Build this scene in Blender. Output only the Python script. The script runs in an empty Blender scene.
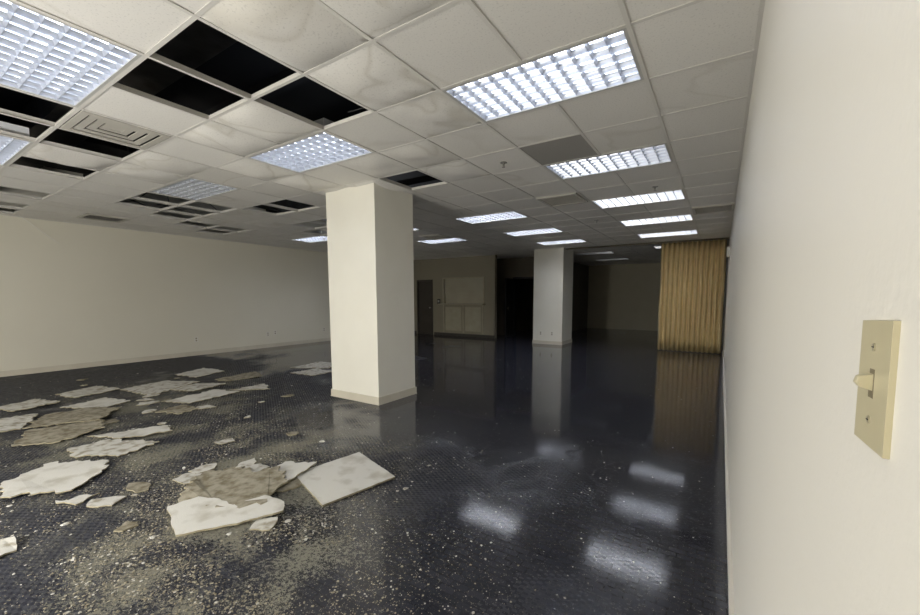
import bpy, bmesh, math, random
from mathutils import Vector, Matrix, noise
random.seed(7)
sc=bpy.context.scene
sc.view_settings.view_transform='Standard'
G=0.61; GX=-0.477; GY=2.280; H=2.786; EYE=1.377
XR=.109; XL=-10.541; YB=11.6; YF=-2.6
def ux(u): return GX+G*u
def vy(v): return GY+G*v

# ---------------- materials
def mat(name,col,rough=.6,metal=0,bump=0,bscale=200,var=0,vscale=3,spec=.5,lo=.3,hi=.7):
    m=bpy.data.materials.new(name);m.use_nodes=True;nt=m.node_tree;N=nt.nodes;b=N['Principled BSDF']
    b.inputs['Roughness'].default_value=rough;b.inputs['Metallic'].default_value=metal
    b.inputs['Specular IOR Level'].default_value=spec
    geo=N.new('ShaderNodeNewGeometry')
    nz=N.new('ShaderNodeTexNoise');nz.inputs['Scale'].default_value=vscale;nz.inputs['Detail'].default_value=5
    nt.links.new(geo.outputs['Position'],nz.inputs['Vector'])
    r=N.new('ShaderNodeValToRGB');r.color_ramp.elements[0].position=lo;r.color_ramp.elements[1].position=hi
    r.color_ramp.elements[0].color=(col[0]*(1-var),col[1]*(1-var*1.08),col[2]*(1-min(var*1.25,.95)),1)
    r.color_ramp.elements[1].color=tuple(col)+(1,)
    nt.links.new(nz.outputs['Fac'],r.inputs[0]);nt.links.new(r.outputs[0],b.inputs['Base Color'])
    if bump:
        n2=N.new('ShaderNodeTexNoise');n2.inputs['Scale'].default_value=bscale;n2.inputs['Detail'].default_value=3
        nt.links.new(geo.outputs['Position'],n2.inputs['Vector'])
        bp=N.new('ShaderNodeBump');bp.inputs['Strength'].default_value=bump;bp.inputs['Distance'].default_value=.002
        nt.links.new(n2.outputs['Fac'],bp.inputs['Height']);nt.links.new(bp.outputs[0],b.inputs['Normal'])
    return m
def emit(name,col,s):
    m=bpy.data.materials.new(name);m.use_nodes=True;b=m.node_tree.nodes['Principled BSDF']
    b.inputs['Base Color'].default_value=(.8,.8,.8,1)
    b.inputs['Emission Color'].default_value=tuple(col)+(1,);b.inputs['Emission Strength'].default_value=s
    return m
M_wall=mat('wall_paint',(.75,.72,.615),.55,bump=.25,bscale=90,var=.04,vscale=.8)
M_wallR=mat('wall_paint_eggshell',(.79,.765,.695),.4,bump=.3,bscale=70,var=.03,vscale=.8)
M_back=mat('back_wall_dimmed',(.25,.225,.165),.6,bump=.2,var=.08,vscale=1)  # dim light of the far end put into a darker wall colour
M_backd=mat('recess_wall_shaded',(.13,.11,.08),.6,bump=.2,var=.08,vscale=1)  # shadow behind the back wall put into a still darker colour
M_col=mat('column_paint',(.85,.83,.745),.5,bump=.2,bscale=90,var=.03)
M_trim=mat('trim_paint',(.76,.73,.67),.35,var=.05)
M_vinyl=mat('vinyl_base',(.66,.62,.52),.4,var=.1)
M_grid=mat('tbar_white',(.72,.70,.66),.4,var=.05)
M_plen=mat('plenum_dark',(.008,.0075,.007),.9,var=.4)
M_duct=mat('duct_metal',(.05,.05,.048),.5,.3,var=.5,vscale=6)
M_cable=mat('cable_sheath',(.018,.018,.018),.5)
M_insul=mat('foil_insulation',(.035,.033,.03),.4,.2,bump=.8,bscale=20,var=.8,vscale=7)
M_tileW=mat('fallen_tile_face',(.56,.55,.51),.85,bump=.7,bscale=160,var=.45,vscale=14,lo=.36,hi=.52)
M_tileC=mat('fallen_tile_face_clean',(.60,.59,.55),.85,bump=.6,bscale=160,var=.25,vscale=6,lo=.34,hi=.50)
M_tileB=mat('fallen_tile_back',(.32,.295,.23),.9,bump=.8,bscale=120,var=.5,vscale=16,lo=.35,hi=.6)
M_tileS=mat('fallen_tile_core',(.40,.365,.26),.95,bump=.6,bscale=200,var=.4,vscale=30)
M_flake=mat('tile_crumbs',(.40,.37,.29),.95,var=.5,vscale=40)
M_flakeW=mat('tile_crumbs_white',(.60,.59,.55),.9,var=.3,vscale=40)
M_plate=mat('almond_plastic',(.53,.48,.32),.35,var=.04,vscale=30)
M_plate2=mat('almond_slot',(.20,.17,.11),.5,var=.04,vscale=30)
M_screw=mat('screw',(.50,.46,.34),.3,.4)
M_dark=mat('dark_slot',(.01,.01,.01),.7)
M_louv=mat('louver_aluminium',(.66,.69,.76),.3,.7,var=.1,vscale=20)
M_hous=mat('fixture_frame',(.60,.60,.58),.4,.2,var=.1)
M_refl=mat('reflector_white',(.78,.80,.83),.4)
M_curt=mat('accordion_vinyl',(.70,.56,.29),.5,bump=.3,bscale=60,var=.12,vscale=6)
M_track=mat('track',(.10,.085,.05),.5,.3)
M_door=mat('door_black',(.010,.0095,.0095),.4)
M_doorb=mat('door_brown',(.05,.042,.034),.45,var=.3)
M_metal=mat('dull_metal',(.35,.34,.32),.35,.8)
M_vent=mat('vent_enamel',(.55,.53,.48),.45,var=.15)
M_out=mat('outlet_white',(.80,.78,.72),.4)
M_outd=mat('outlet_almond',(.42,.37,.27),.4)
M_tube=emit('tube_glow',(.84,.90,1.0),4.8)
M_glow=emit('lens_glow',(.66,.76,1.0),.95)
M_tube2=emit('tube_glow_bright',(.95,.96,1.0),13)
M_glow2=emit('lens_glow_bright',(.88,.92,1.0),3.6)
M_tubeoff=mat('tube_off',(.7,.7,.68),.3)

def ceil_mat():
    m=bpy.data.materials.new('ceiling_tile');m.use_nodes=True;nt=m.node_tree;N=nt.nodes;L=nt.links;b=N['Principled BSDF']
    b.inputs['Roughness'].default_value=.6;b.inputs['Specular IOR Level'].default_value=.35
    at=N.new('ShaderNodeAttribute');at.attribute_name='tile'
    sp=N.new('ShaderNodeSeparateColor');L.new(at.outputs['Color'],sp.inputs[0])
    geo=N.new('ShaderNodeNewGeometry')
    nz=N.new('ShaderNodeTexNoise');nz.inputs['Scale'].default_value=1.1;nz.inputs['Detail'].default_value=2;nz.inputs['Distortion'].default_value=.5
    L.new(geo.outputs['Position'],nz.inputs['Vector'])
    r=N.new('ShaderNodeValToRGB');e=r.color_ramp.elements
    e[0].position=.47;e[0].color=(0,0,0,1);e[1].position=.50;e[1].color=(.4,.4,.4,1)
    x=e.new(.52);x.color=(.10,.10,.10,1);x=e.new(.7);x.color=(.03,.03,.03,1)
    L.new(nz.outputs['Fac'],r.inputs[0])
    mu=N.new('ShaderNodeMath');mu.operation='MULTIPLY';L.new(r.outputs[0],mu.inputs[0]);L.new(sp.outputs[1],mu.inputs[1])
    base=N.new('ShaderNodeMix');base.data_type='RGBA'
    base.inputs[6].default_value=(.20,.19,.17,1);base.inputs[7].default_value=(.83,.81,.765,1)
    L.new(sp.outputs[0],base.inputs[0])
    mx=N.new('ShaderNodeMix');mx.data_type='RGBA';mx.inputs[7].default_value=(.45,.41,.32,1)
    L.new(mu.outputs[0],mx.inputs[0]);L.new(base.outputs[2],mx.inputs[6])
    f=N.new('ShaderNodeTexNoise');f.inputs['Scale'].default_value=85;f.inputs['Detail'].default_value=2
    L.new(geo.outputs['Position'],f.inputs['Vector'])
    fr=N.new('ShaderNodeValToRGB');fr.color_ramp.elements[0].position=.32;fr.color_ramp.elements[0].color=(.65,.65,.65,1);fr.color_ramp.elements[1].position=.42;fr.color_ramp.elements[1].color=(1,1,1,1)
    L.new(f.outputs['Fac'],fr.inputs[0])
    m2=N.new('ShaderNodeMix');m2.data_type='RGBA';m2.blend_type='MULTIPLY';m2.inputs[0].default_value=.4
    L.new(mx.outputs[2],m2.inputs[6]);L.new(fr.outputs[0],m2.inputs[7]);L.new(m2.outputs[2],b.inputs['Base Color'])
    bp=N.new('ShaderNodeBump');bp.inputs['Strength'].default_value=.2;bp.inputs['Distance'].default_value=.002
    L.new(fr.outputs[0],bp.inputs['Height']);L.new(bp.outputs[0],b.inputs['Normal'])
    return m
M_ceil=ceil_mat()

def floor_mat():
    m=bpy.data.materials.new('wet_carpet');m.use_nodes=True;nt=m.node_tree;N=nt.nodes;L=nt.links;b=N['Principled BSDF']
    geo=N.new('ShaderNodeNewGeometry');sx=N.new('ShaderNodeSeparateXYZ');L.new(geo.outputs['Position'],sx.inputs[0])
    def math_(op,a,bb=None,c=None,clamp=False):
        n=N.new('ShaderNodeMath');n.operation=op;n.use_clamp=clamp
        for i,v in enumerate((a,bb,c)):
            if v is None: continue
            if hasattr(v,'links'): L.new(v,n.inputs[i])
            else: n.inputs[i].default_value=v
        return n.outputs[0]
    def nz(scale,detail=4,dist=0):
        n=N.new('ShaderNodeTexNoise');n.inputs['Scale'].default_value=scale;n.inputs['Detail'].default_value=detail;n.inputs['Distortion'].default_value=dist
        L.new(geo.outputs['Position'],n.inputs['Vector']);return n.outputs['Fac']
    def sstep(v,lo,hi):
        n=N.new('ShaderNodeMapRange');n.interpolation_type='SMOOTHSTEP';L.new(v,n.inputs[0]);n.inputs[1].default_value=lo;n.inputs[2].default_value=hi;return n.outputs[0]
    X,Y=sx.outputs[0],sx.outputs[1]
    def gauss(cx,cy,rx,ry):
        a=math_('DIVIDE',math_('SUBTRACT',X,cx),rx);c=math_('DIVIDE',math_('SUBTRACT',Y,cy),ry)
        d=math_('ADD',math_('MULTIPLY',a,a),math_('MULTIPLY',c,c))
        return math_('POWER',2.718,math_('MULTIPLY',d,-1))
    w0=nz(.6,6,.3)
    right=sstep(math_('ADD',X,math_('MULTIPLY',Y,.45)),-3.2,-.2)
    far=sstep(Y,3.0,6.0)
    ww=math_('ADD',math_('ADD',math_('MULTIPLY',w0,.95),math_('MULTIPLY',right,.21)),math_('MULTIPLY',far,.26))
    pud=gauss(-2.9,3.9,.75,.9)
    ww=math_('ADD',ww,math_('MULTIPLY',pud,.35))
    wet=sstep(ww,.54,.67)
    deep=math_('MULTIPLY',sstep(ww,.58,.76),wet)
    wx=math_('SINE',math_('MULTIPLY',X,2*math.pi/.060));wy=math_('SINE',math_('MULTIPLY',Y,2*math.pi/.034))
    loop=math_('MULTIPLY',math_('MULTIPLY',wx,wy),math_('ADD',math_('MULTIPLY',nz(1.1,3),1.4),-.3))
    fine=nz(260,2)
    tuft=sstep(math_('ADD',math_('MULTIPLY',math_('MULTIPLY',wx,wy),.6),math_('MULTIPLY',nz(14,4),1.3)),.25,1.1)
    br=N.new('ShaderNodeTexBrick');br.offset=.5;br.inputs['Scale'].default_value=1;br.inputs['Brick Width'].default_value=.09;br.inputs['Row Height'].default_value=.045;br.inputs['Mortar Size'].default_value=.006;br.inputs['Mortar Smooth'].default_value=1
    L.new(geo.outputs['Position'],br.inputs['Vector'])
    br.inputs['Color1'].default_value=(.022,.0235,.032,1);br.inputs['Color2'].default_value=(.033,.035,.047,1);br.inputs['Mortar'].default_value=(.018,.019,.027,1)
    fm=N.new('ShaderNodeMix');fm.data_type='RGBA';fm.blend_type='MULTIPLY';fm.inputs[0].default_value=1
    fr=N.new('ShaderNodeValToRGB');fr.color_ramp.elements[0].color=(.3,.3,.3,1);fr.color_ramp.elements[1].color=(1.9,1.9,1.9,1);L.new(fine,fr.inputs[0])
    L.new(br.outputs[0],fm.inputs[6]);L.new(fr.outputs[0],fm.inputs[7])
    dens=math_('ADD',math_('ADD',math_('MULTIPLY',gauss(-2.3,.95,.9,.65),1.1),math_('MULTIPLY',gauss(-3.4,2.0,1.3,1.0),.9)),math_('ADD',math_('MULTIPLY',gauss(-6.5,2.4,1.7,1.3),.95),math_('MULTIPLY',gauss(-5.0,1.0,1.5,.7),.6)))
    dens=math_('MULTIPLY',dens,math_('MULTIPLY',sstep(nz(2.6,8,.6),.30,.70),1.5))
    sp=math_('ADD',math_('MULTIPLY',nz(48,5),.55),math_('MULTIPLY',nz(170,3),.65))
    dust=sstep(math_('ADD',sp,math_('MULTIPLY',dens,.17)),.69,.80)
    dm=N.new('ShaderNodeMix');dm.data_type='RGBA';dm.inputs[7].default_value=(.25,.24,.185,1)
    L.new(math_('MULTIPLY',dust,.78),dm.inputs[0]);L.new(fm.outputs[2],dm.inputs[6]);L.new(dm.outputs[2],b.inputs['Base Color'])
    dryness=math_('SUBTRACT',1,math_('MULTIPLY',deep,.8))
    ro=math_('ADD',math_('MULTIPLY',wet,-.44),.50)
    ro=math_('ADD',ro,math_('MULTIPLY',math_('MULTIPLY',tuft,dryness),.20))
    ro=math_('ADD',ro,math_('MULTIPLY',dust,.3))
    L.new(ro,b.inputs['Roughness'])
    spc=math_('ADD',math_('MULTIPLY',wet,.25),.35)
    spc=math_('SUBTRACT',spc,math_('MULTIPLY',math_('MULTIPLY',tuft,dryness),.28))
    L.new(spc,b.inputs['Specular IOR Level'])
    bp=N.new('ShaderNodeBump');bp.inputs['Distance'].default_value=.001
    bs=math_('ADD',math_('MULTIPLY',wet,-.34),.42)
    bs=math_('ADD',bs,math_('MULTIPLY',deep,-.055))
    L.new(bs,bp.inputs['Strength'])
    L.new(math_('ADD',loop,math_('MULTIPLY',fine,1.2)),bp.inputs['Height']);L.new(bp.outputs[0],b.inputs['Normal'])
    return m
M_floor=floor_mat()

# ---------------- mesh helpers
class MB:
    def __init__(s): s.v=[];s.f=[];s.m=[];s.mats=[]
    def mi(s,m):
        if m not in s.mats:s.mats.append(m)
        return s.mats.index(m)
    def box(s,x0,x1,y0,y1,z0,z1,m):
        b=len(s.v);s.v+=[(x0,y0,z0),(x1,y0,z0),(x1,y1,z0),(x0,y1,z0),(x0,y0,z1),(x1,y0,z1),(x1,y1,z1),(x0,y1,z1)]
        for f in ((0,3,2,1),(4,5,6,7),(0,1,5,4),(1,2,6,5),(2,3,7,6),(3,0,4,7)):
            s.f.append(tuple(b+i for i in f));s.m.append(s.mi(m))
    def poly(s,pts,m):
        b=len(s.v);s.v+=[tuple(p) for p in pts];s.f.append(tuple(range(b,b+len(pts))));s.m.append(s.mi(m))
    def prism(s,prof,a,bvec,m):
        n=len(prof);b=len(s.v);s.v+=[tuple(p) for p in prof]+[tuple(Vector(p)+Vector(bvec)) for p in prof]
        for i in range(n):
            j=(i+1)%n;s.f.append((b+i,b+j,b+n+j,b+n+i));s.m.append(s.mi(m))
        s.f.append(tuple(b+i for i in range(n))[::-1]);s.m.append(s.mi(m))
        s.f.append(tuple(b+n+i for i in range(n)));s.m.append(s.mi(m))
    def cyl(s,p0,p1,r,m,n=10,r1=None):
        p0,p1=Vector(p0),Vector(p1);d=(p1-p0).normalized();t=d.orthogonal().normalized();w=d.cross(t)
        r1=r if r1 is None else r1;b=len(s.v)
        for p,q in((p0,r),(p1,r1)):
            for i in range(n):
                a=2*math.pi*i/n;s.v.append(tuple(p+(t*math.cos(a)+w*math.sin(a))*q))
        for i in range(n):
            j=(i+1)%n;s.f.append((b+i,b+j,b+n+j,b+n+i));s.m.append(s.mi(m))
        s.f.append(tuple(b+i for i in range(n))[::-1]);s.m.append(s.mi(m));s.f.append(tuple(b+n+i for i in range(n)));s.m.append(s.mi(m))
    def mesh(s,name):
        me=bpy.data.meshes.new(name);me.from_pydata(s.v,[],s.f)
        for m in s.mats: me.materials.append(m)
        me.polygons.foreach_set('material_index',s.m);me.update()
        bm=bmesh.new();bm.from_mesh(me);bmesh.ops.recalc_face_normals(bm,faces=bm.faces);bm.to_mesh(me);bm.free()
        return me
    def obj(s,name,bevel=0):
        o=bpy.data.objects.new(name,s.mesh(name));bpy.context.collection.objects.link(o)
        if bevel:
            bv=o.modifiers.new('bev','BEVEL');bv.width=bevel;bv.segments=2;bv.limit_method='ANGLE'
        return o
def place(name,me,loc,rot=(0,0,0)):
    o=bpy.data.objects.new(name,me);o.location=loc;o.rotation_euler=rot;bpy.context.collection.objects.link(o);return o

# ---------------- shell
def simple(name,boxes,m,bevel=0):
    b=MB()
    for bx in boxes:b.box(*bx,m)
    return b.obj(name,bevel)
YR=17.9; PL=3.75
simple('floor',[(XL-.2,XR+.2,YF-.2,YR+.2,-.1,0)],M_floor)
simple('wall_right',[(XR,XR+.15,YF,YR,0,PL)],M_wallR)
simple('wall_left',[(XL-.15,XL,YF,YB+.15,0,PL)],M_wall)
simple('wall_near',[(XL-.15,XR+.15,YF-.15,YF,0,PL)],M_wall)
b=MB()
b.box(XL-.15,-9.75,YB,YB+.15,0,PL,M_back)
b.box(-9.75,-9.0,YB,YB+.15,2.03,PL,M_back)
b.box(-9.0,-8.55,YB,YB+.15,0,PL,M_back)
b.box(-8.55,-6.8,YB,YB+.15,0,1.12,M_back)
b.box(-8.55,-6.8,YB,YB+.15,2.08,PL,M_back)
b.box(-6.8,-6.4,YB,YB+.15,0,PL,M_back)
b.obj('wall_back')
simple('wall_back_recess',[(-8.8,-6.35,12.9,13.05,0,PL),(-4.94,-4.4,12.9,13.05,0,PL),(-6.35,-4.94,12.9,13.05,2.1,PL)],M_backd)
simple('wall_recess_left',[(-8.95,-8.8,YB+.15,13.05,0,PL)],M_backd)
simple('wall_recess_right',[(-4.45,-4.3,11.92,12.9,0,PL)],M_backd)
simple('wall_back_room_far',[(-7.1,XR+.15,YR,YR+.15,0,PL)],mat('back_room_paint',(.5,.46,.34),.6,var=.05))
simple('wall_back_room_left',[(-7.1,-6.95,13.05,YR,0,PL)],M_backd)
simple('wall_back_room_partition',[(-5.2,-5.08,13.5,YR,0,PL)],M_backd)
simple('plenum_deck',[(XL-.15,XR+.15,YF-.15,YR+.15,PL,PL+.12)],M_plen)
b=MB();b.box(XR-.012,XR,YF,11.05,0,.10,M_trim);b.box(XR-.016,XR,YF,11.05,.10,.112,M_trim);b.obj('baseboard_right',.002)
b=MB();b.box(XL,XL+.012,YF,YB,0,.10,M_vinyl);b.box(XL,XL+.018,YF,YB,0,.015,M_vinyl);b.obj('baseboard_left',.002)
b=MB()
for x0,x1 in((XL,-9.8),(-8.95,-6.4)): b.box(x0,x1,YB-.012,YB,0,.10,M_doorb)
b.obj('baseboard_back')
simple('baseboard_near',[(XL,XR,YF,YF+.012,0,.10)],M_vinyl)
b=MB()
b.box(XR-.02,XR,YF,YR,H-.004,H+.02,M_grid);b.box(XL,XL+.02,YF,YB,H-.004,H+.02,M_grid);b.box(XL,-6.4,YB-.02,YB,H-.004,H+.02,M_grid)
b.obj('trim_ceiling_angle')
b=MB();b.box(-9.75,-9.70,YB-.02,YB+.15,0,2.03,M_doorb);b.box(-9.05,-9.0,YB-.02,YB+.15,0,2.03,M_doorb);b.box(-9.70,-9.05,YB-.02,YB+.15,1.98,2.03,M_doorb)
b.box(-9.70,-9.05,YB+.03,YB+.075,0.005,1.98,M_doorb);b.cyl((-9.12,YB+.03,1.0),(-9.12,YB-.03,1.0),.012,M_metal);b.cyl((-9.12,YB-.03,1.0),(-9.12,YB-.055,1.0),.028,M_metal,14)
b.obj('door_1',.003)
b=MB();b.box(-6.35,-6.29,12.84,13.05,0,2.1,M_door);b.box(-5.0,-4.94,12.84,13.05,0,2.1,M_door);b.box(-6.29,-5.0,12.84,13.05,2.04,2.1,M_door)
b.box(-6.345,-6.30,12.22,12.84,.005,2.035,M_door);b.box(-5.05,-5.005,13.05,13.35,.005,2.035,M_door)
b.cyl((-6.30,12.3,1.0),(-6.25,12.3,1.0),.012,M_metal);b.cyl((-6.25,12.3,.94),(-6.25,12.3,1.06),.010,M_metal)
b.obj('door_2',.003)
M_counter=mat('counter_laminate',(.36,.33,.24),.4,var=.15,vscale=5)
M_shut=mat('counter_shutter',(.38,.35,.27),.5,var=.1)
b=MB()
b.box(-8.6,-6.75,YB-.22,YB+.15,1.12,1.16,M_counter)
b.box(-8.55,-8.50,YB-.02,YB+.15,1.16,2.08,M_counter);b.box(-6.85,-6.8,YB-.02,YB+.15,1.16,2.08,M_counter);b.box(-8.5,-6.85,YB-.02,YB+.15,2.03,2.08,M_counter)
for i in range(12): b.box(-8.5,-6.85,YB+.06,YB+.075,1.50+i*.045,1.54+i*.045,M_shut)
b.box(-8.5,-6.85,YB+.12,YB+.14,1.16,2.03,M_shut)
for x in(-8.5,-7.65,-6.85): b.box(x-.03,x+.03,YB-.03,YB-.001,.12,1.12,M_counter)
for x0,x1 in((-8.42,-7.73),(-7.57,-6.93)): b.box(x0,x1,YB-.018,YB-.001,.2,1.04,M_counter)
b.obj('service_counter_window',.004)
b=MB();b.box(-8.78,-8.66,YB-.03,YB,1.15,1.32,M_door);b.box(-8.76,-8.68,YB-.035,YB-.03,1.2,1.28,M_metal);b.obj('thermostat',.005)

def column(name,x0,x1,y0,y1):
    b=MB();b.box(x0,x1,y0,y1,0,H+.05,M_col);e=.014
    b.box(x0-e,x1+e,y0-e,y1+e,0,.10,M_vinyl);b.box(x0-e-.004,x1+e+.004,y0-e-.004,y1+e+.004,0,.014,M_vinyl)
    for z in(H-.004,): b.box(x0-.018,x1+.018,y0-.018,y1+.018,z,z+.006,M_grid)
    return b.obj(name,.004)
column('column',-4.56,-3.655,3.564,4.28)
column('column',-4.75,-3.85,11.0,11.9)

# ---------------- ceiling
missing={(-4,-2),(-5,-2),(-4,-1),(-5,2),(-8,-2),(-7,-3),(-8,-3),(-10,-2),(-13,-2),(-12,0),(-11,0),(-12,1),(-11,1),(-10,2),(-14,2),(-14,3),(-15,3),(-11,4),(-9,5),(-12,5),(-16,-2),(-15,-2),(-9,2),(-13,1),(-10,4)}
lights=[]
for u in(-2,-6,-10,-14):
    for v in(-6,-3,0,3,6,9,12):
        lights.append((u,v))
skip={(-6,3),(-14,-3),(-14,0),(-14,3),(-10,3),(-10,12),(-14,12),(-14,-6)}
lights=[l for l in lights if l not in skip]
backl=[(-2,16),(-2,20),(-6,17),(-6,21)]
off={(-10,0),(-6,17),(-6,21),(-10,-6),(-6,-6),(-2,-6),(-2,16)}
occ=set()
for (u,v) in lights+backl: occ|={(u,v),(u+1,v)}
diff={(-7,-2),(-11,-5)}; grilles={(-3,5),(-15,0),(-9,8),(0,8)}
sag={(-3,-2):.055,(-2,-2):.04,(-5,0):.035,(-5,1):.03,(-6,-1):.05,(-7,0):.04,(-5,-1):.06,(-4,1):.03,(-3,-1):.04,(-6,2):.05,(-8,-1):.05,(-9,-1):.04,(-7,2):.04,(-4,2):.03,(-3,0):.02,(-7,1):.04,(-9,-2):.05}
V=[];F=[];C=[]
umin=-17;umax=1;vmin=-9;vmax=25
for u in range(umin,umax):
    for v in range(vmin,vmax+1):
        if (u,v) in missing or (u,v) in occ or (u,v) in diff: continue
        if ux(u)<XL-.6: continue
        x0,x1=max(ux(u),XL),min(ux(u+1),XR);y0,y1=max(vy(v),YF),min(vy(v+1),YR)
        if x1<=x0 or y1<=y0: continue
        rnd=random.Random(u*131+v*977)
        near=(v<4 and u<0)
        t=.88+.12*rnd.random()
        if u<-7: t-=.03
        if (u,v)==(-2,2): t=.22
        st=0
        if near and rnd.random()<.45: st=.5*rnd.random()+.3
        elif rnd.random()<.10: st=.5
        if (u,v) in sag: st=.85
        z=H+.002; s=sag.get((u,v),0); n=10 if s else 1
        b0=len(V)
        for j in range(n+1):
            for i in range(n+1):
                a,c=i/n,j/n
                w_=math.sin(math.pi*a)*math.sin(math.pi*c)
                dz=-s*w_**.7 if s and w_>1e-6 else 0
                if s: dz+=.03*noise.noise(Vector((u+a*2.2,v+c*2.2,0)))*max(w_,0)
                V.append((x0+(x1-x0)*a,y0+(y1-y0)*c,z+dz))
        for j in range(n):
            for i in range(n):
                k=b0+j*(n+1)+i
                F.append((k,k+n+1,k+n+2,k+1));C.append((t,st))
        b1=len(V);V+=[(x0,y0,z+.016),(x1,y0,z+.016),(x1,y1,z+.016),(x0,y1,z+.016)]
        F.append((b1,b1+1,b1+2,b1+3));C.append((t,st))
        cs=[b0,b0+n,b0+(n+1)*n+n,b0+(n+1)*n]
        for i in range(4):
            j=(i+1)%4;F.append((cs[i],cs[j],b1+j,b1+i));C.append((t,st))
me=bpy.data.meshes.new('ceiling');me.from_pydata(V,[],F);me.materials.append(M_ceil)
ca=me.color_attributes.new('tile','FLOAT_COLOR','CORNER')
for p in me.polygons:
    for li in p.loop_indices: ca.data[li].color=(C[p.index][0],C[p.index][1],0,1)
    if p.area<.0045: p.use_smooth=True
o=bpy.data.objects.new('ceiling',me);bpy.context.collection.objects.link(o)
b=MB()
def tb_x(u,y0,y1):
    x=ux(u);b.box(x-.012,x+.012,y0,y1,H-.005,H-.001,M_grid);b.box(x-.0015,x+.0015,y0,y1,H-.001,H+.035,M_grid)
def tb_y(v,x0,x1):
    y=vy(v);b.box(x0,x1,y-.012,y+.012,H-.0045,H-.0015,M_grid);b.box(x0,x1,y-.0015,y+.0015,H-.001,H+.030,M_grid)
occset=set(lights+backl)
for u in range(umin,umax+1):
    if ux(u)<XL or ux(u)>XR: continue
    segs=[];y=YF
    for (lu,lv) in sorted(occset,key=lambda l:l[1]):
        if lu+1==u: segs.append((y,vy(lv)));y=vy(lv+1)
    segs.append((y,YR if u>-11 else YB))
    for a,c in segs:
        if c>a: tb_x(u,a,c)
for v in range(vmin,vmax+1):
    if vy(v)>YF and vy(v)<YR: tb_y(v,XL if vy(v)<YB else -7,XR)
b.obj('ceiling_grid')

def diffuser(u,v):
    b=MB()
    for k in range(4):
        a=.02+k*.065;c=G-a;w=.048
        for (p,q,r,s) in((a,c,a,a+w),(a,c,c-w,c),(a,a+w,a+w,c-w),(c-w,c,a+w,c-w)): b.box(p,q,r,s,-.008+k*.008,.0+k*.008,M_vent)
    b.box(.01,G-.01,.01,G-.01,.05,.055,M_dark);b.box(.25,.36,.25,.36,.02,.03,M_vent)
    return b.mesh('air_diffuser')
for (u,v) in diff: place('air_diffuser',diffuser(u,v),(ux(u),vy(v),H))
def grille():
    b=MB()
    for (p,q,r,s) in((.02,G-.02,.02,.06),(.02,G-.02,G-.06,G-.02),(.02,.06,.06,G-.06),(G-.06,G-.02,.06,G-.06)): b.box(p,q,r,s,-.024,-.0062,M_vent)
    for i in range(15):
        y=.07+i*.032;b.prism([(.06,y,-.022),(.06,y+.004,-.022),(.06,y+.016,-.009),(.06,y+.012,-.009)],0,(G-.12,0,0),M_vent)
    b.box(.06,G-.06,.06,G-.06,-.008,-.0062,M_dark)
    return b.mesh('return_air_grille')
gm=grille()
for (u,v) in grilles: place('return_air_grille',gm,(ux(u),vy(v),H))

def fixture(name,mg,mt):
    b=MB();W,D=2*G-.02,G-.02;ox,oy=.01,.01;fr=.022
    for (p,q,r,s) in((0,W,0,fr),(0,W,D-fr,D),(0,fr,fr,D-fr),(W-fr,W,fr,D-fr)): b.box(ox+p,ox+q,oy+r,oy+s,-.004,.012,M_hous)
    x0,x1,y0,y1=ox+fr,ox+W-fr,oy+fr,oy+D-fr
    b.poly([(x0,y0,.01),(x1,y0,.01),(x1,y0,.12),(x0,y0,.12)],M_refl);b.poly([(x0,y1,.01),(x0,y1,.12),(x1,y1,.12),(x1,y1,.01)],M_refl)
    b.poly([(x0,y0,.01),(x0,y0,.12),(x0,y1,.12),(x0,y1,.01)],M_refl);b.poly([(x1,y0,.01),(x1,y1,.01),(x1,y1,.12),(x1,y0,.12)],M_refl)
    b.poly([(x0,y0,.12),(x1,y0,.12),(x1,y1,.12),(x0,y1,.12)],mg)
    nx,ny=11,6
    pr0=[(-.0012,.0),(.0012,.0),(.0018,.007),(.0035,.015),(.0065,.023),(.0110,.030),(-.0110,.030),(-.0065,.023),(-.0035,.015),(-.0018,.007)]
    for i in range(nx+1):
        x=x0+(x1-x0)*i/nx
        b.prism([(x+a,y0,z+.002) for a,z in pr0],0,(0,y1-y0,0),M_louv)
    for i in range(ny+1):
        y=y0+(y1-y0)*i/ny
        b.prism([(x0,y+a,z+.002) for a,z in pr0],0,(x1-x0,0,0),M_louv)
    for k in range(3):
        y=y0+(y1-y0)*(k+.5)/3;b.cyl((x0+.02,y,.066),(x1-.02,y,.066),.016,mt,8)
    return b.mesh(name)
fon=fixture('fluorescent_troffer_lit',M_glow,M_tube);foff=fixture('fluorescent_troffer_unlit',M_refl,M_tubeoff);fbr=fixture('fluorescent_troffer_bright',M_glow2,M_tube2)
for (u,v) in lights+backl: place('fluorescent_ceiling_light',foff if (u,v) in off else (fbr if 6<=v<16 else fon),(ux(u),vy(v),H))

b=MB()
b.cyl((ux(-3.4),YF+.1,H+.62),(ux(-3.4),YB-.2,H+.62),.14,M_duct,16)
b.box(XL+.3,ux(-1),vy(-1.6),vy(-.9),H+.5,H+.8,M_insul)
b.box(ux(-12.7),ux(-11.9),YF+.2,YB-.3,H+.45,H+.8,M_duct)
for y in(-1.5,.2,2.5,5,8,10.5):
    b.box(ux(-3.4)-.015,ux(-3.4)+.015,y,y+.02,H+.6,PL,M_duct)
    b.box(ux(-12.6),ux(-12.57),y,y+.02,H+.6,PL,M_duct);b.box(ux(-12.0),ux(-11.97),y,y+.02,H+.6,PL,M_duct)
b.obj('air_duct')
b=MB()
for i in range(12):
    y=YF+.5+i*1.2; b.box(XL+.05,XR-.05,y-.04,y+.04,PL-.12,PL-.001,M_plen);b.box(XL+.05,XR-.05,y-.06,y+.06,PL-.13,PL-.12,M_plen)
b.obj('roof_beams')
cu=bpy.data.curves.new('plenum_cables','CURVE');cu.dimensions='3D';cu.bevel_depth=.006
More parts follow.
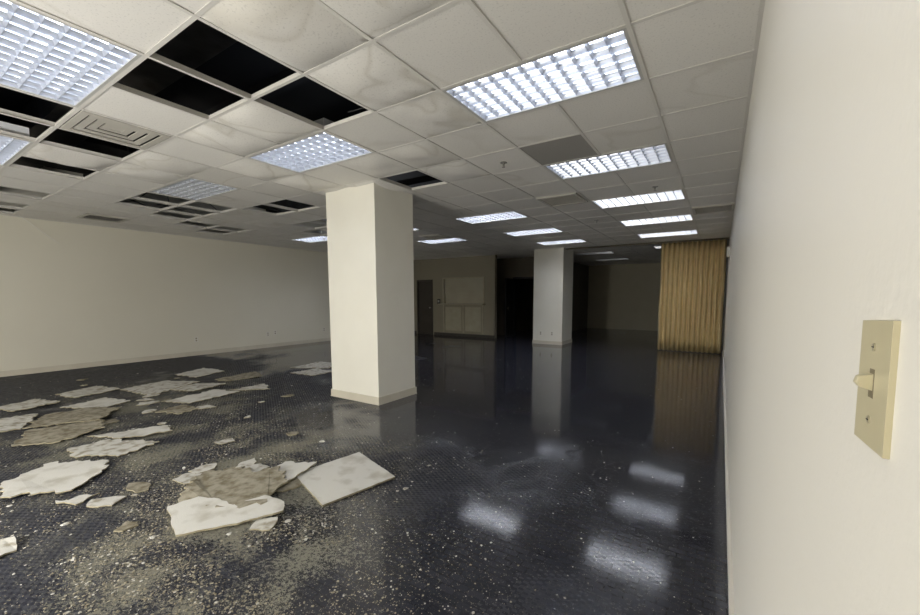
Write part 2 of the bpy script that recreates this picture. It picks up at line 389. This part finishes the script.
rr=random.Random(3)
for k in range(10):
    sp=cu.splines.new('BEZIER');sp.bezier_points.add(4)
    sx0=rr.uniform(-9,-2);sy=rr.uniform(.4,4)
    for i,p in enumerate(sp.bezier_points):
        p.co=(sx0+rr.uniform(-.4,.4)+i*.3,sy+rr.uniform(-.3,.3)+i*.25,H+rr.uniform(.12,.45));p.handle_left_type=p.handle_right_type='AUTO'
cu.materials.append(M_cable);o=bpy.data.objects.new('plenum_cables',cu);bpy.context.collection.objects.link(o)

def sprk():
    b=MB();b.cyl((0,0,0),(0,0,-.006),.035,M_metal,16);b.cyl((0,0,-.006),(0,0,-.03),.010,M_metal,10);b.cyl((0,0,-.045),(0,0,-.049),.017,M_metal,12)
    for a in(-1,1): b.cyl((a*.01,0,-.02),(a*.004,0,-.046),.003,M_metal,6)
    return b.mesh('sprinkler_head')
sm=sprk()
for u,v in((-2.5,2.5),(-2.5,8.5),(-.5,5.5),(-7.5,4.5),(-12.5,6.5)): place('sprinkler_head',sm,(ux(u),vy(v),H))

def accordion():
    x0,x1,y=-1.36,.06,11.25;n=13;d=.068;pts=[]
    for i in range(n*8+1):
        t=i/8;off=d*math.cos(2*math.pi*t);off=math.copysign(abs(off/d)**.8,off)*d
        pts.append((x0+(x1-x0)*i/(n*8),y+off))
    vs=[];rows=10
    for k in range(rows+1):
        z=.02+(H-.06)*k/rows
        for (px,py) in pts: vs.append((px+.006*math.sin(k*1.1+px*9),py+.008*math.sin(k*.8+px*4),z))
    w=len(pts);fs=[(k*w+i,k*w+i+1,(k+1)*w+i+1,(k+1)*w+i) for k in range(rows) for i in range(w-1)]
    me=bpy.data.meshes.new('accordion_curtain_partition');me.from_pydata(vs,[],fs);me.materials.append(M_curt)
    for p in me.polygons:p.use_smooth=True
    o=place('accordion_curtain_partition',me,(0,0,0));s=o.modifiers.new('s','SOLIDIFY');s.thickness=.006
    return o
accordion()
b=MB();b.box(-3.85,XR-.02,11.22,11.28,H-.035,H-.006,M_track);b.box(-3.85,XR-.02,11.17,11.33,H-.010,H-.005,M_track);b.obj('partition_track')

def outlet():
    b=MB();b.box(0,.006,-.035,.035,-.057,.057,M_out)
    for s in(-1,1):
        b.box(.006,.009,-.018,.018,s*.026-.018,s*.026+.018,M_outd)
        for q in(-.006,.006): b.box(.0088,.0094,q-.001,q+.001,s*.026-.006,s*.026+.004,M_dark)
    b.cyl((.006,0,0),(.0075,0,0),.003,M_screw,8);return b.mesh('wall_outlet')
om=outlet()
for y,z in((6.39,.40),(6.18,.37),(4.42,.38),(8.0,.38)): place('wall_outlet',om,(XL,y,z))
for x in(-4.5,-4.15): place('wall_outlet',om,(x,11.0,.32),(0,0,-math.pi/2))
b=MB();b.box(XR-.05,XR,9.6,9.78,2.2,2.4,M_out);b.box(XR-.055,XR-.05,9.63,9.75,2.23,2.37,M_vent);b.obj('wall_chime',.006)
cu=bpy.data.curves.new('dangling_cable','CURVE');cu.dimensions='3D';cu.bevel_depth=.006
sp=cu.splines.new('BEZIER');sp.bezier_points.add(3)
for p,c in zip(sp.bezier_points,((XL+.2,1.75,H),(XL+.14,1.9,H-.12),(XL+.1,2.1,H-.3),(XL+.05,2.25,H-.42))): p.co=c;p.handle_left_type=p.handle_right_type='AUTO'
cu.materials.append(M_out);o=bpy.data.objects.new('dangling_cable',cu);bpy.context.collection.objects.link(o)

# light switch
b=MB()
pw,ph,pt_=.0355,.0500,.004
b.box(-pt_,0,-pw,pw,-ph,ph,M_plate)
b.box(-pt_-.0004,-pt_,-.0055,.0055,-.0115,.0115,M_plate2)
o=b.obj('light_switch',.0022)
b2=MB();b2.prism([(0,-.0042,.008),(-.010,-.0036,.0055),(-.0115,-.0036,.000),(-.0085,-.0038,-.0035),(0,-.0042,-.006)],0,(0,.0080,0),M_plate)
t=b2.obj('toggle',.001);t.parent=o;t.location=(-pt_+.001,0,0)
b3=MB()
for s in(-1,1): b3.cyl((-pt_+.0005,0,s*.029),(-pt_-.0010,0,s*.029),.003,M_screw,14);b3.box(-pt_-.0013,-pt_-.0010,-.0024,.0024,s*.029-.0004,s*.029+.0004,M_dark)
t=b3.obj('screws');t.parent=o
o.location=(XR,.430,1.309);o.rotation_euler=(math.radians(-2.5),0,0)

# ---------------- debris slabs
def slab(name,poly,th=.015,jag=.02,z0=0.0,tilt=(0,0),top=None,seed=0,warp=.0):
    rnd=random.Random(seed);pts=[]
    n=len(poly)
    for i in range(n):
        a=Vector(poly[i]);c=Vector(poly[(i+1)%n]);d=c-a;L_=d.length;k=max(1,int(L_/.035));nr=Vector((d.y,-d.x)).normalized() if L_>0 else Vector((0,0))
        for j in range(k):
            p=a+d*(j/k)
            if j>0: p=p+nr*rnd.uniform(-jag,jag)*.6
            pts.append(p)
    cx=sum(p.x for p in pts)/len(pts);cy=sum(p.y for p in pts)/len(pts)
    bm=bmesh.new();vs=[bm.verts.new((p.x-cx,p.y-cy,0)) for p in pts];f=bm.faces.new(vs)
    bm.normal_update()
    if f.normal.z<0: f.normal_flip()
    r=bmesh.ops.extrude_face_region(bm,geom=[f]);nv=[g for g in r['geom'] if isinstance(g,bmesh.types.BMVert)]
    bmesh.ops.translate(bm,verts=nv,vec=(0,0,th))
    bm.normal_update()
    for fc in bm.faces: fc.material_index=0 if fc.normal.z>.5 else 1
    bmesh.ops.recalc_face_normals(bm,faces=bm.faces)
    zs=[]
    for q in bm.verts:
        q.co.z+=tilt[0]*q.co.x+tilt[1]*q.co.y
        if warp: q.co.z+=warp*abs(noise.noise(Vector((q.co.x*3+seed,q.co.y*3,0))))
        zs.append(q.co.z)
    m=min(zs)
    for q in bm.verts:q.co.z-=m
    me=bpy.data.meshes.new(name);bm.to_mesh(me);bm.free();me.materials.append(top or M_tileW);me.materials.append(M_tileS)
    return place(name,me,(cx,cy,z0))
P=[
 ([(-4.44,.52),(-4.65,.82),(-4.33,1.06),(-4.13,1.05),(-3.82,.76),(-4.10,.47)],M_tileC,(.02,.01)),
 ([(-3.73,.66),(-3.63,.86),(-3.56,.72)],M_tileC,(0,0)),
 ([(-4.96,.98),(-4.92,1.27),(-4.45,1.50),(-4.33,1.16),(-4.65,.96)],M_tileW,(0,.02)),
 ([(-5.45,.73),(-5.97,.92),(-5.76,1.43),(-5.38,1.36),(-5.25,1.0)],M_tileB,(.0,.04)),
 ([(-6.11,.90),(-6.62,1.16),(-6.56,1.53),(-6.19,1.72),(-5.73,1.41)],M_tileB,(.03,.03)),
 ([(-5.25,1.19),(-4.93,1.75),(-4.67,1.69),(-4.84,1.32)],M_tileC,(.03,.0)),
 ([(-6.21,.62),(-6.85,.80),(-6.70,1.12),(-6.13,.89)],M_tileW,(.0,.02)),
 ([(-6.94,1.35),(-7.04,1.80),(-6.56,1.93),(-6.40,1.59)],M_tileC,(.0,.02)),
 ([(-7.54,2.11),(-7.64,2.71),(-7.07,2.98),(-6.72,2.20)],M_tileW,(.0,.02)),
 ([(-6.16,2.17),(-6.27,2.83),(-5.83,2.96),(-5.77,2.30)],M_tileC,(.0,.02)),
 ([(-8.18,3.06),(-8.38,3.63),(-7.73,3.68),(-7.59,3.12)],M_tileC,(.0,.02)),
 ([(-7.12,3.22),(-7.18,3.95),(-6.69,3.78),(-6.81,3.23)],M_tileB,(.0,.02)),
 ([(-6.12,2.95),(-6.04,3.45),(-5.64,3.30)],M_tileW,(.0,.02)),
 ([(-7.09,4.57),(-7.12,5.30),(-6.45,5.35),(-6.39,4.9)],M_tileW,(.0,.02)),
 ([(-6.6,4.25),(-6.5,4.75),(-5.95,4.7),(-6.0,4.3)],M_tileW,(.0,.02)),
 ([(-3.42,.30),(-3.35,.42),(-3.18,.40),(-3.16,.28)],M_tileW,(0,0)),
 ([(-5.7,1.9),(-5.75,2.2),(-5.4,2.25),(-5.35,2.0)],M_tileB,(0,.03)),
 ([(-7.9,1.5),(-8.1,2.0),(-7.5,2.1),(-7.4,1.6)],M_tileW,(0,.03)),
 ([(-6.9,2.5),(-7.0,2.9),(-6.5,3.1),(-6.4,2.6)],M_tileW,(.03,.03)),
 ([(-7.6,.9),(-7.8,1.3),(-7.2,1.4),(-7.1,1.0)],M_tileW,(.03,.03)),
]
for i,(pl,m,tl) in enumerate(P): slab('fallen_ceiling_tile',pl,.009,.045,.001,tl,m,i+1,.018)
slab('fallen_ceiling_tile',[(-2.74,1.76),(-2.62,2.31),(-2.03,2.13),(-2.16,1.58)],.013,.004,.0,(-.0,.02),M_tileC,50,0)
slab('fallen_ceiling_tile',[(-3.02,1.10),(-3.34,1.33),(-3.18,1.60),(-2.98,1.58),(-2.90,1.75),(-2.60,1.62),(-2.46,1.34),(-2.66,1.20)],.012,.05,.0,(.02,.05),M_tileB,51,.03)
slab('fallen_ceiling_tile',[(-2.98,1.02),(-2.93,1.18),(-2.78,1.24),(-2.62,1.25),(-2.55,1.42),(-2.36,1.44),(-2.28,1.38),(-2.40,1.16),(-2.60,.92)],.012,.012,.0,(-.02,.07),M_tileC,52,0)
slab('fallen_ceiling_tile',[(-2.92,1.50),(-3.0,1.85),(-2.72,1.95),(-2.62,1.60)],.010,.03,.0,(.06,.06),M_tileC,53,.02)
rs=random.Random(77)
for i in range(44):
    cx,cy=(rs.gauss(-6.3,1.1),rs.gauss(2.0,.8)) if i<28 else (rs.gauss(-3.1,.35),rs.gauss(1.35,.3))
    R=rs.uniform(.03,.13);k=rs.randint(4,6);a0=rs.random()*6
    slab('fallen_ceiling_tile_scrap',[(cx+R*rs.uniform(.5,1.3)*math.cos(a0+t*6.283/k),cy+R*rs.uniform(.5,1.3)*math.sin(a0+t*6.283/k)) for t in range(k)],.008,.02,.001,(rs.uniform(-.05,.05),rs.uniform(-.05,.05)),rs.choice([M_tileW,M_tileW,M_tileB]),100+i,.01)

CV=[];CF=[];CM=[];CMATS=[M_flake,M_flakeW,M_tileW]
def crumbs(N_,spots,mi,smin,smax,seed,hh=.5):
    rnd=random.Random(seed);V=CV;F=CF
    tot=sum(s[5] for s in spots)
    for _ in range(N_):
        r=rnd.random()*tot
        for s in spots:
            r-=s[5]
            if r<=0:break
        kind,cx,cy,sx_,sy_,_w=s
        if kind=='g': x=rnd.gauss(cx,sx_);y=rnd.gauss(cy,sy_)
        else: x=rnd.uniform(cx,sx_);y=rnd.uniform(cy,sy_)
        if x>XR-.03 or x<XL+.03 or y<YF+.05 or (-4.62<x<-3.6 and 3.5<y<4.34): continue
        if kind=='g' and noise.noise(Vector((x*2.2,y*2.2,3)))*1.6+rnd.uniform(-.3,.5)<0: continue
        sz=smin*(smax/smin)**(rnd.random()**2.2);h=sz*hh*rnd.uniform(.3,1);a0=rnd.random()*6.28;b0=len(V);k=5
        for t in range(k):
            a=a0+t*6.283/k+rnd.uniform(-.3,.3);q=sz*rnd.uniform(.5,1);V.append((x+q*math.cos(a),y+q*math.sin(a),0.0))
        for t in range(k):
            px,py,_z=V[b0+t];V.append((x+(px-x)*.75,y+(py-y)*.75,h*rnd.uniform(.5,1)))
        for t in range(k):
            u=(t+1)%k;F.append((b0+t,b0+u,b0+k+u,b0+k+t));CM.append(mi)
        F.append(tuple(b0+k+t for t in range(k)));CM.append(mi)
crumbs(32000,[('g',-2.3,.95,.6,.42,5),('g',-1.7,.8,.45,.3,2),('g',-3.5,2.0,.9,.6,3.5),('g',-6.4,2.3,1.3,.9,3.2),('g',-4.8,1.1,1.2,.5,2),('g',-3.0,1.3,.5,.5,3)],0,.0022,.010,11)
crumbs(10000,[('g',-2.5,1.1,.8,.6,3),('g',-3.8,2.2,1.5,1.2,2.6),('g',-6.4,2.3,1.5,1.1,3.4),('u',-8,.2,.0,7,1.8),('g',-1.3,2.2,.7,1.0,.8),('u',-5,6,-.1,11,.8)],1,.002,.011,12)
crumbs(190,[('g',-2.8,1.3,.8,.5,2),('g',-6.4,2.3,1.4,1.0,3),('u',-5,14,-1,17,2.2),('g',-5,1,.8,.4,1)],2,.012,.04,13,.4)
me=bpy.data.meshes.new('ceiling_tile_crumbs');me.from_pydata(CV,[],CF)
for m in CMATS: me.materials.append(m)
me.polygons.foreach_set('material_index',CM);place('ceiling_tile_crumbs',me,(0,0,.0005))

# ---------------- lights
def pt(name,loc,p,r,col=(1,.98,.945)):
    l=bpy.data.lights.new(name,'POINT');l.energy=p;l.shadow_soft_size=r;l.color=col
    o=bpy.data.objects.new(name,l);o.location=loc;bpy.context.collection.objects.link(o)
pt('fill_light',(-3.2,-1.7,.8),350,.35)  # unseen fill light, added to brighten the ceiling and near surfaces
pt('fill_light',(-8.0,-1.7,.8),85,.35)  # second added fill, lifts the left wall
w=bpy.data.worlds.new('w');sc.world=w;w.use_nodes=True;w.node_tree.nodes['Background'].inputs[0].default_value=(.02,.02,.02,1)

# ---------------- camera
cam=bpy.data.cameras.new('camera');co=bpy.data.objects.new('camera',cam);bpy.context.collection.objects.link(co);sc.camera=co
cam.sensor_width=36;cam.sensor_fit='HORIZONTAL';cam.lens=394.428/920*36
cam.shift_x=-(472.827-460)/920;cam.shift_y=(334.348-307.5)/920;cam.clip_start=.02
co.location=(0,0,EYE);co.rotation_euler=(math.radians(90-5.343),0,math.radians(32.057))
